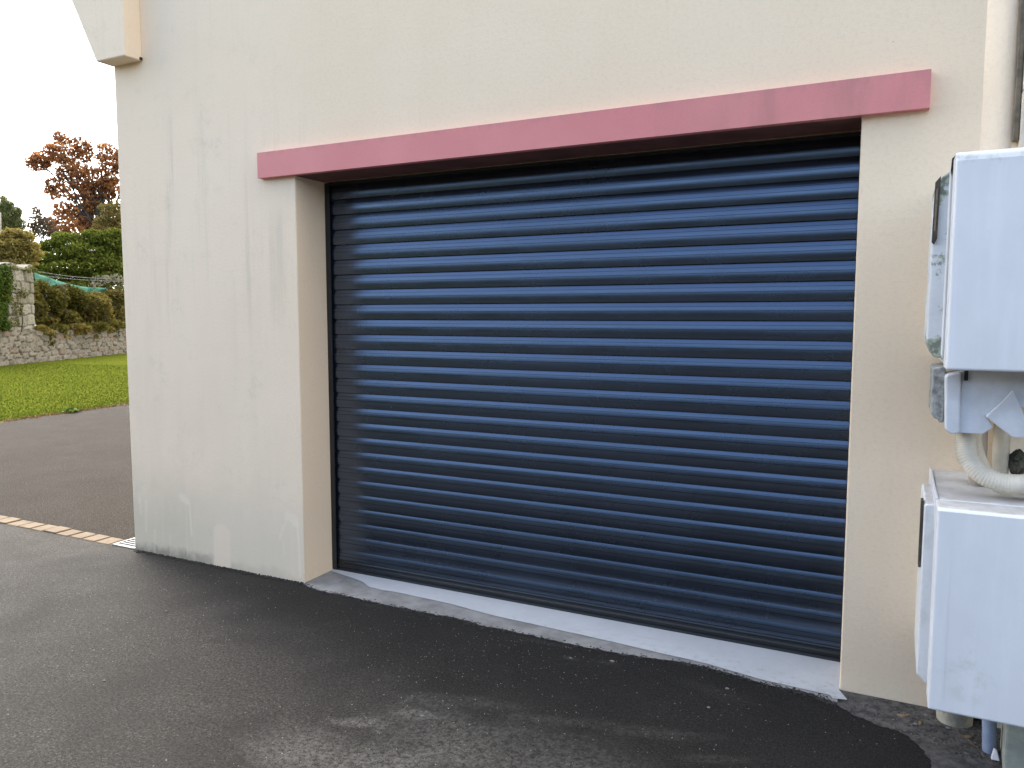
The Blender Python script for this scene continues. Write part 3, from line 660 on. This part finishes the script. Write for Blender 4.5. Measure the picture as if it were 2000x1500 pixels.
# ------------------------------------------------------------------ garden background
WA = Vector((-18.16, 9.09, 0)); WB = Vector((-21.23, 15.07, 0)); WU = (WB-WA).normalized(); WNn = Vector((WU.y, -WU.x, 0))   # WNn faces the garage
if WNn.dot(CAM-WA) < 0: WNn = -WNn
def atw(px, py, back=0.0):
    d = ray(px, py); o_ = WA - WNn*back; t = (o_-CAM).dot(WNn)/d.dot(WNn); return CAM + d*t, t
def stone_surface(name, org, ux, uz, L, Hf, res, cw, ch, depth, mat, thick, parent=None, seed=1, jit=1.0):
    # rubble facing: every vertex looks up its stone in a jittered lattice
    nxg = int(L/res); rnd = {}; pn = 3 if jit == 1 else 8
    def seedp(i, j):
        if (i, j) not in rnd:
            r = random.Random(i*7919 + j*104729 + seed); rnd[(i, j)] = ((i + .5*(j % 2) + r.uniform(-.32, .32)*jit)*cw, (j + r.uniform(-.28, .28)*jit)*ch, r.random(), r.uniform(.4, 1))
        return rnd[(i, j)]
    nn = ux.cross(uz).normalized()
    if nn.dot(CAM-org) < 0: nn = -nn
    nzg = int(max(Hf(0), Hf(L))/res) + 1
    V = []; T = []; M = []
    for a in range(nxg+1):
        x = a*L/nxg; H = Hf(x)
        for b in range(nzg+1):
            z = b*H/nzg; i0 = int(x//cw); j0 = int(z//ch); best = []
            wx = x + .05*jit*mnoise.noise(Vector((x*4, z*4, 1))); wz = z + .04*jit*mnoise.noise(Vector((x*4, z*4, 9)))
            for i in range(i0-2, i0+3):
                for j in range(j0-2, j0+3):
                    s_ = seedp(i, j); best.append((abs((wx-s_[0])/cw)**pn + abs((wz-s_[1])/ch)**pn, s_))
            best.sort(key=lambda q: q[0]); e_ = best[1][0]**(1/pn) - best[0][0]**(1/pn)
            k = min(1, e_/.16); d = depth*k*best[0][1][3] + .015*mnoise.noise(Vector((x*12, z*12, 2)))
            V.append(org + ux*x + uz*z + nn*d); T.append(best[0][1][2]); M.append(1-min(1, e_/.12))
    Fc = []; q = nzg+1
    for a in range(nxg):
        for b in range(nzg): Fc.append((a*q+b, (a+1)*q+b, (a+1)*q+b+1, a*q+b+1))
    base = len(V)
    for a in range(nxg+1):                      # back face, joined over the top and ends
        x = a*L/nxg
        V.append(org + ux*x - nn*thick + uz*Hf(x)); V.append(org + ux*x - nn*thick); T += [.3, .3]; M += [.5, .5]
    for a in range(nxg):
        Fc.append((a*q+nzg, (a+1)*q+nzg, base+2*(a+1), base+2*a)); Fc.append((base+2*a, base+2*(a+1), base+2*(a+1)+1, base+2*a+1))
    Fc.append(tuple([b for b in range(q)] + [base, base+1])); Fc.append(tuple([nxg*q+b for b in range(q)] + [base+2*nxg, base+2*nxg+1]))
    me = bpy.data.meshes.new(name); me.from_pydata(V, [], Fc)
    me.attributes.new('tint', 'FLOAT', 'POINT').data.foreach_set('value', T); me.attributes.new('mortar', 'FLOAT', 'POINT').data.foreach_set('value', M)
    o = link(name, me, mat)
    if parent: put(o, parent)
    return o
RUB = m_stone('rubble_granite', (.27, .23, .185), (.36, .31, .25), (.33, .235, .175), (.22, .20, .12))
PILS = m_stone('pillar_granite', (.36, .32, .255), (.46, .42, .345), (.33, .29, .22), (.27, .25, .13))
p0 = WA - WU*4
o = stone_surface('stone_wall', Vector((p0.x, p0.y, -.1)), WU, Vector((0, 0, 1)), 34, lambda x: .98 + .05*math.sin(x*1.7) + .03*math.sin(x*5), 0.045, .36, .15, .06, RUB, .45)
tag(o, 'low rubble stone wall with a mossy top behind the lawn', 'wall')

def leaves(name, clumps, size, mat, parent=None, aspect=.6, shell=.35, flat=0.0, seed=0, droop=0):
    # clumps: (centre, (rx, ry, rz), count); rx along the view's right, ry along depth, rz up
    rnd = random.Random(seed); vs = []; fs = []; tint = []
    for ci, (c, r, n) in enumerate(clumps):
        cb = rnd.uniform(-.22, .22)
        for i in range(n):
            while True:
                u = Vector((rnd.uniform(-1, 1), rnd.uniform(-1, 1), rnd.uniform(-1, 1))); l = u.length
                if l < 1 and rnd.random() < shell + (1-shell)*l: break
            u *= 1 + .22*mnoise.noise(u*2.3 + Vector((ci*3.1, seed, 0)))
            p = Vector(c) + RT*u.x*r[0] + Vector((FW.x, FW.y, 0)).normalized()*u.y*r[1] + Vector((0, 0, u.z*r[2]))
            s_ = size*rnd.uniform(.6, 1.4)
            a = Vector((rnd.gauss(0, 1), rnd.gauss(0, 1), rnd.gauss(0, 1)*(1-flat) - droop)).normalized(); b = a.orthogonal().normalized()
            b = (Matrix.Rotation(rnd.uniform(0, 6.28), 3, a) @ b); b *= s_*aspect*.5; a *= s_*.5
            k = len(vs); vs += [p-a, p-a*.1+b, p+a, p-a*.1-b]; fs.append((k, k+1, k+2, k+3)); tint.append(min(1, max(0, rnd.gauss(.5, .2)+cb)))
    me = bpy.data.meshes.new(name); me.from_pydata([tuple(v) for v in vs], [], fs)
    me.attributes.new('tint', 'FLOAT', 'FACE').data.foreach_set('value', tint)
    o = link(name, me, mat)
    if parent is not None: put(o, parent)
    return o
def limbs(name, base, fork, targets, r0, r1, mat, parent=None, seed=0, wig=.25):
    rnd = random.Random(seed); bm = bmesh.new(); base = Vector(base); fork = Vector(fork)
    ax = spline([base, base.lerp(fork, .5) + Vector((rnd.uniform(-.1, .1), 0, 0)), fork], 5)
    tube(bm, ax, [r0 + (r1*1.6-r0)*i/(len(ax)-1) for i in range(len(ax))], 8)
    for t in targets:
        t = Vector(t); h = min(.95, max(.35, rnd.uniform(.45, 1.0))); s_ = base.lerp(fork, h)
        m1 = s_.lerp(t, .45) + Vector((rnd.uniform(-wig, wig), rnd.uniform(-wig, wig), rnd.uniform(.0, wig)))
        pp = spline([s_, m1, t], 5); rr = r1*rnd.uniform(.7, 1.1)
        tube(bm, pp, [rr*(1-.85*i/(len(pp)-1)) for i in range(len(pp))], 6)
        for q in range(4):
            j = rnd.randrange(4, len(pp)); e_ = pp[j] + Vector((rnd.uniform(-.6, .6), rnd.uniform(-.6, .6), rnd.uniform(-.2, .6)))*wig*3
            tube(bm, [pp[j], pp[j].lerp(e_, .5) + Vector((0, 0, .05)), e_], [rr*.28, rr*.18, rr*.06], 4)
    return build(name, bm, mat, parent)
def c1(cx, cy, rx, ry, d, n, deep=1.0):      # clump measured on the photo, put at its real distance
    px, py = cx/5.556, 230 + cy/5.556; k = d/F/5.556
    return (at(px, py, d), (rx*k, max(rx, ry)*k*deep, ry*k), n)
def c2(cx, cy, rx, ry, n, back, deep=.7):
    px, py = cx/4.286, 480 + cy/4.286; p, d = atw(px, py, back); k = d/F/4.286
    return (p, (rx*k, max(.25, min(rx, ry)*k*deep), ry*k), n)
def tree(name, label, clumps, size, lm, base, fork, r0, r1, cat='tree', seed=0, group=None, **kw):
    t = empty(name, base); tag(t, label, cat, group)
    leaves('crown', clumps, size, lm, t, seed=seed, **kw)
    limbs('trunk', base, fork, [c[0] for c in clumps], r0, r1, BARK, t, seed=seed)
    return t
OAK = m_leaf('russet_oak_leaves', (.22, .105, .065), (.39, .18, .085), (.58, .29, .11), .55)
OLIVE = m_leaf('olive_autumn_leaves', (.12, .11, .04), (.22, .18, .06), (.38, .24, .06), .45)
DULL = m_leaf('dull_brown_leaves', (.09, .07, .055), (.14, .105, .075), (.19, .15, .09), .4)
PINE = m_leaf('pine_needles', (.14, .165, .065), (.21, .23, .09), (.28, .28, .12), .4)
TAN = m_leaf('yellow_tan_leaves', (.20, .16, .05), (.32, .25, .08), (.38, .33, .085), .45)
GREEN = m_leaf('green_bush_leaves', (.075, .10, .018), (.155, .185, .035), (.27, .265, .055), .4)
BRAM = m_leaf('bramble_leaves', (.075, .075, .02), (.165, .145, .035), (.30, .21, .07), .4)
IVY = m_leaf('ivy_leaves', (.03, .055, .012), (.07, .11, .02), (.14, .17, .03), .25)
oak = [(640,200,60,50),(690,240,70,40),(860,270,90,60),(700,320,180,55),(560,340,90,50),(480,430,130,65),(390,430,60,50),(400,520,100,60),(330,470,60,40),(600,440,140,60),(760,470,110,90),(930,400,90,80),(960,320,50,50),(1150,330,90,60),(1200,480,140,70),(1250,400,60,60),(1100,420,60,40),(720,600,110,80),(900,560,180,55),(880,620,130,40),(1100,580,110,50),(1230,650,90,70),(590,700,100,60),(540,780,60,60),(600,830,60,60),(690,770,90,45),(880,720,150,50),(960,770,130,50),(1000,850,170,45),(1200,740,90,80),(760,860,80,45),(700,970,120,50),(640,1040,90,40),(800,1020,110,50),(1000,1000,100,50),(780,1120,180,60),(960,1130,90,60),(650,1200,150,60),(850,1210,160,60),(1050,1200,130,60),(560,1130,60,60),(1270,560,60,50),(1100,760,110,70),(1050,690,110,50),(1180,840,90,50),(1000,930,130,40),(1380,480,120,120),(1450,620,120,120),(1400,800,120,100),(1150,680,60,50),(500,500,60,40),(830,380,60,50)]
D1 = 38
tree('oak_tree', 'tall russet leaved autumn oak rising left of the house corner', [c1(a, b, c*1.04, d_*1.05, D1, int(c*d_/40)+28, .8) for a, b, c, d_ in oak], .17, OAK, at(196, 640, D1) * 1, at(196, 375, D1), .30, .075, seed=4)
tree('bare_shrub', 'thinly leaved dull brown shrub between pine and oak', [c1(a, b, c, d_, 33, n, .9) for a, b, c, d_, n in ((390,1000,35,45,35),(400,1090,70,90,150),(350,1190,50,60,90),(500,1140,80,70,130),(450,1240,110,70,200),(560,1240,70,70,120))], .14, DULL, at(80, 620, 33), at(80, 470, 33), .08, .03, 'shrub', seed=9)
tree('olive_tree', 'olive and yellow leaved tree touching the house corner', [c1(a, b, c, d_, 31, n, .9) for a, b, c, d_, n in ((1200,1090,110,110,420),(1250,970,80,55,160),(1130,970,70,40,110),(1080,1150,80,80,200),(1300,1150,90,90,260),(1400,1050,110,110,200))], .12, OLIVE, at(235, 640, 31), at(228, 450, 31), .10, .03, seed=12)
tree('pine_tree', 'dark green pine with upright tufts at the left edge', [c1(a, b, c, d_, 34, n, .9) for a, b, c, d_, n in ((40,900,30,60,200),(60,980,70,70,650),(20,1040,70,90,600),(110,950,35,50,160),(180,1020,55,55,380),(90,1090,130,80,1300),(200,1150,85,65,520),(80,1190,120,60,800),(-80,1050,120,130,900))], .20, PINE, at(8, 640, 34), at(8, 420, 34), .16, .05, seed=15, aspect=.16, droop=-.9)
tree('tan_shrub', 'yellow tan leaved shrub above the ivy clad pillar', [c1(a, b, c, d_, 26, n, .9) for a, b, c, d_, n in ((150,1270,140,70,700),(290,1290,80,60,300),(180,1380,180,80,1100),(60,1440,120,60,500),(330,1390,90,60,300),(0,1350,100,90,400),(150,1480,160,60,700),(250,1500,120,70,450),(60,1560,120,60,450),(380,1480,90,70,300),(200,1580,200,60,700))], .11, TAN, at(20, 640, 26), at(25, 500, 26), .06, .025, 'shrub', seed=18)
tree('green_bush', 'broad leafy green bush behind the green net', [c1(a, b, c, d_, 30, n, .9) for a, b, c, d_, n in ((800,1350,230,100,2100),(1150,1330,170,90,1400),(560,1390,130,70,700),(950,1450,350,80,2400),(1330,1380,140,120,800),(700,1520,300,80,1700),(1100,1540,300,90,1800),(420,1480,90,60,400),(380,1420,80,60,300),(650,1290,90,50,350),(1000,1260,120,50,420),(1240,1250,100,60,400),(400,1600,120,80,700),(450,1700,140,90,800),(900,1620,420,80,2200),(1300,1640,200,90,900),(700,1720,330,90,1800),(1150,1730,300,90,1800),(600,1820,330,80,1500),(1000,1830,330,80,1500),(500,1700,90,100,500))], .12, GREEN, at(165, 640, 30), at(165, 520, 30), .08, .03, 'bush', seed=21)
# brambles spilling over the wall
br = empty('bramble_hedge', atw(160, 640, .5)[0]); tag(br, 'tangled autumn brambles spilling over the top of the rubble wall', 'hedge')
brc = [c2(a, b, c, d_, int(c*d_/13), .55) for a, b, c, d_ in ((420,470,140,120),(620,450,130,100),(800,470,120,85),(950,450,110,85),(1080,470,110,90),(500,600,180,70),(750,590,200,70),(950,570,120,80),(400,630,100,50),(1100,600,120,80),(350,350,60,60),(700,520,250,120),(480,390,90,60),(330,520,60,90),(300,430,40,80),(560,380,90,60),(980,410,110,60),(330,600,60,60),(600,680,200,40),(880,650,160,40),(430,680,110,40))]
brc += [c2(a, b, c, d_, int(c*d_/16), .0, .3) for a, b, c, d_ in ((780,670,150,35),(980,660,90,35),(620,680,120,30),(400,730,60,30),(420,790,25,60),(640,720,40,40),(800,740,30,45),(330,690,70,25),(900,700,50,30),(1080,680,80,40),(500,690,80,35),(700,700,60,40),(540,730,25,45),(960,720,20,50),(840,690,80,25))]
leaves('foliage', brc, .115, BRAM, br, seed=31)
bm = bmesh.new(); rnd = random.Random(5)
for c, r, n in brc[:14]:
    for i in range(9):
        a = c + Vector((rnd.uniform(-r[0], r[0]), rnd.uniform(-r[1], r[1]), -r[2])); e_ = c + Vector((rnd.uniform(-r[0], r[0]), rnd.uniform(-.3, .3), r[2]*rnd.uniform(.3, 1.25)))
        tube(bm, spline([a, a.lerp(e_, .6) + Vector((rnd.uniform(-.2, .2), 0, .12)), e_], 4), .008, 4)
st_ = build('stems', bm, BARK, br); kind(st_, 'stuff')
# dark leafy mass inside the hedge and bush, so they read as dense
iv = empty('ivy_growth', atw(12, 640, -.05)[0]); tag(iv, 'glossy dark green ivy covering the wall left of the pillar', 'ivy')
leaves('foliage', [c2(a, b, c, d_, n, -.08, .5) for a, b, c, d_, n in ((40,230,50,90,420),(20,330,60,90,520),(40,420,45,60,320),(10,550,45,100,450),(30,670,50,45,240),(-80,300,100,160,900),(-80,560,100,160,900),(90,330,25,60,90))], .075, IVY, iv, seed=41)
limbs('stem', atw(5, 648, -.02)[0], atw(10, 540, -.02)[0], [atw(8, 520, -.05)[0], atw(0, 560, -.05)[0]], .03, .015, BARK, iv)
# pillar of dressed blocks
bL, dL = atw(16, 645, .05); bR, dR = atw(67, 645, .05); zt = atw(40, 519, .05)[0].z
pw = (bR-bL).length; pil = empty('stone_pillar', (bL+bR)/2 * Vector((1,1,0)) if False else Vector(((bL.x+bR.x)/2, (bL.y+bR.y)/2, 0))); tag(pil, 'pale squared stone pillar standing at the end of the wall', 'pillar')
o = stone_surface('blocks', Vector((bL.x, bL.y, .85)), WU, Vector((0, 0, 1)), pw, lambda x: zt-.85 + .06*math.sin(x*7), .03, .40, .30, .06, PILS, .6, pil, seed=77, jit=.45)
bm = bmesh.new()
cx = (bL+bR)/2 - WNn*.3; hu = pw/2-.02
v8 = [];  
for z in (0, zt-.03):
    for a, b in ((-1, -1), (1, -1), (1, 1), (-1, 1)): q = cx + WU*hu*a + WNn*.29*b; v8.append(bm.verts.new((q.x, q.y, z)))
for f in ((0,3,2,1),(4,5,6,7),(0,1,5,4),(1,2,6,5),(2,3,7,6),(3,0,4,7)): bm.faces.new([v8[i] for i in f])
build('rubble_core', bm, MORTAR, pil)
pv = empty('climbing_ivy', atw(44, 600, -.1)[0]); tag(pv, 'yellow green creeper climbing on the pale stone pillar', 'ivy')
leaves('foliage', [c2(a, b, c, d_, n, -.07, .12) for a, b, c, d_, n in ((190,400,28,45,110),(150,540,35,70,150),(110,640,35,40,90),(100,450,30,50,80),(250,200,50,25,120),(120,190,40,25,70))], .06, m_leaf('creeper_leaves', (.10, .11, .03), (.17, .16, .05), (.24, .15, .06), .2), pv, seed=43, shell=.8)
limbs('stem', atw(42, 648, -.05)[0], atw(40, 600, -.06)[0], [atw(45, 575, -.06)[0]], .015, .01, BARK, pv)
# green net strung behind the brambles, with wires
bm = bmesh.new(); top = spline([atw(66, 532, .9)[0], atw(92, 541, .9)[0], atw(130, 553, .9)[0], atw(165, 560, .9)[0], atw(195, 562, .9)[0], atw(240, 566, .9)[0]], 6)
ra = []; n = len(top)
for i, p in enumerate(top):
    row = []
    for k in range(6): row.append(bm.verts.new(p + Vector((.03*math.sin(i*1.3+k), .03*math.cos(i*.9+k*2), -.075*k*(1.0 if i < 22 else .5)))))
    ra.append(row)
for a, b in zip(ra, ra[1:]):
    for k in range(5): bm.faces.new((a[k], b[k], b[k+1], a[k+1]))
o = build('green_net', bm, plain('green_netting', (.015, .145, .085), .7, .2, 12), None, smooth=True); m = o.modifiers.new('thick', 'SOLIDIFY'); m.thickness = .006
tag(o, 'sagging bright green net stretched along the top of the brambles', 'net')
for k, (a, b, c, lb) in enumerate((((70, 530), (150, 541), (240, 546), 'upper thin pale wire strung above the green net'), ((66, 536), (150, 546), (240, 549), 'lower thin pale wire strung just above the green net'))):
    bm = bmesh.new(); tube(bm, spline([atw(*a, 1.0)[0], atw(*b, 1.0)[0], atw(*c, 1.0)[0]], 8), .007, 5); o = build('fence_wire', bm, GRATE, None); tag(o, lb, 'wire', 'wires above the green net')
tree('twiggy_shrub', 'pale twiggy shrub behind the wall next to the house corner', [c2(a, b, c, d_, n, .8) for a, b, c, d_, n in ((850,280,80,40,90),(950,270,80,40,100),(1020,310,60,50,80),(800,320,50,30,40))], .075, m_leaf('grey_green_leaves', (.16, .15, .11), (.25, .23, .17), (.33, .30, .2), .3), atw(215, 620, .8)[0], atw(212, 560, .8)[0], .02, .010, 'shrub', seed=51)
# pole at the picture's left edge
pb = at(-3, 640, 30); pt = at(-3, 415, 30); bm = bmesh.new(); tube(bm, [(pb.x, pb.y, 0), (pt.x, pt.y, pt.z)], [.12, .09], 10); o = build('wooden_pole', bm, plain('weathered_pole', (.24, .21, .18), .9, .2, 8), None); tag(o, 'short weathered wooden pole at the left edge in front of the pine', 'pole')
# weed at the lawn edge
wd = empty('weed', (-7.35, 3.75, 0)); tag(wd, 'leafy green weed sprouting at the lawn edge', 'plant')
vs = []; fs = []; tint = []
for i in range(46):
    a = random.uniform(0, 6.283); L = random.uniform(.05, .12); h = random.uniform(.02, .07); w = random.uniform(.015, .028); d = Vector((math.cos(a), math.sin(a), 0)); q = Vector((-d.y, d.x, 0)); b = Vector((-7.35 + random.gauss(0, .03), 3.75 + random.gauss(0, .035), 0)); k = len(vs)
    vs += [b, b + d*L*.5 + q*w + Vector((0, 0, h)), b + d*L + Vector((0, 0, h*.5)), b + d*L*.5 - q*w + Vector((0, 0, h))]; fs.append((k, k+1, k+2, k+3)); tint.append(random.random())
me = bpy.data.meshes.new('leaf_rosette'); me.from_pydata([tuple(v) for v in vs], [], fs); me.attributes.new('tint', 'FLOAT', 'FACE').data.foreach_set('value', tint)
put(link('leaf_rosette', me, m_leaf('weed_leaves', (.05, .10, .02), (.10, .16, .03), (.28, .30, .12), .3)), wd)

# unseen hedge behind the camera, added and sized to darken the shutter's lower curves
def row(name, label, cat, size, mat, spots, seed):
    t = empty(name, (spots[0][0], spots[0][1], 0)); tag(t, label, cat)
    leaves('foliage', [(Vector((x, y, z)), (rx, ry, rz), n) for x, y, z, rx, ry, rz, n in spots], size, mat, t, seed=seed)
    limbs('stems', (spots[0][0], spots[0][1], 0), (spots[0][0], spots[0][1], spots[0][2]), [(q[0], q[1], q[2]) for q in spots], .08, .03, BARK, t, seed=seed)
wp_ = lambda d, back: WA + WU*d - WNn*back
row('bramble_hedge', 'run of brambles along the wall continuing behind the house', 'hedge', .13, BRAM, [(*(wp_(13 + k*1.3, .5)).xy, 1.35, 1.0, .5, .6, 700) for k in range(13)], 61)
row('green_bush', 'second green bush behind the wall, hidden by the house corner', 'bush', .17, GREEN, [(*(wp_(16 + (k % 6)*2.4, 3.5)).xy, 1.4 + 1.3*(k//6), 1.7, 1.2, 1.0, 900) for k in range(12)], 62)
row('autumn_tree', 'olive leaved tree further along, hidden by the house', 'tree', .24, OLIVE, [(*(wp_(24, 8) + Vector((dx, dy, 0))).xy, z, 1.6, 1.5, 1.2, 800) for dx, dy, z in ((0, 0, 4.5), (-1.5, 1, 5.5), (1.6, -.5, 5.8), (.3, .8, 7.2), (-.8, -1, 6.6))], 63)
hd = empty('reflection_hedge', (2, -15, 0)); tag(hd, 'unseen dark hedge across the driveway, added to darken the shutter reflections', 'hedge')
bm = bmesh.new(); rnd = random.Random(3)
nxh, nzh = 150, 18
def hp(i, j, side):
    x = -34 + i*.48; z = j/nzh*(4.3 + .35*mnoise.noise(Vector((x*.35, 0, 1))))
    return (x + .2*mnoise.noise(Vector((x*2, z*2, 3))), -15 + side*(.7 + .25*mnoise.noise(Vector((x*1.3, z*1.3, side)))) , z)
gr = {s_: [[bm.verts.new(hp(i, j, s_)) for j in range(nzh+1)] for i in range(nxh+1)] for s_ in (-1, 1)}
for s_ in (-1, 1):
    for i in range(nxh):
        for j in range(nzh): bm.faces.new((gr[s_][i][j], gr[s_][i+1][j], gr[s_][i+1][j+1], gr[s_][i][j+1]))
for i in range(nxh): bm.faces.new((gr[-1][i][nzh], gr[-1][i+1][nzh], gr[1][i+1][nzh], gr[1][i][nzh]))
build('clipped_mass', bm, plain('hedge_green', (.013, .019, .008), .9, .35, 5, .8, 20), hd)
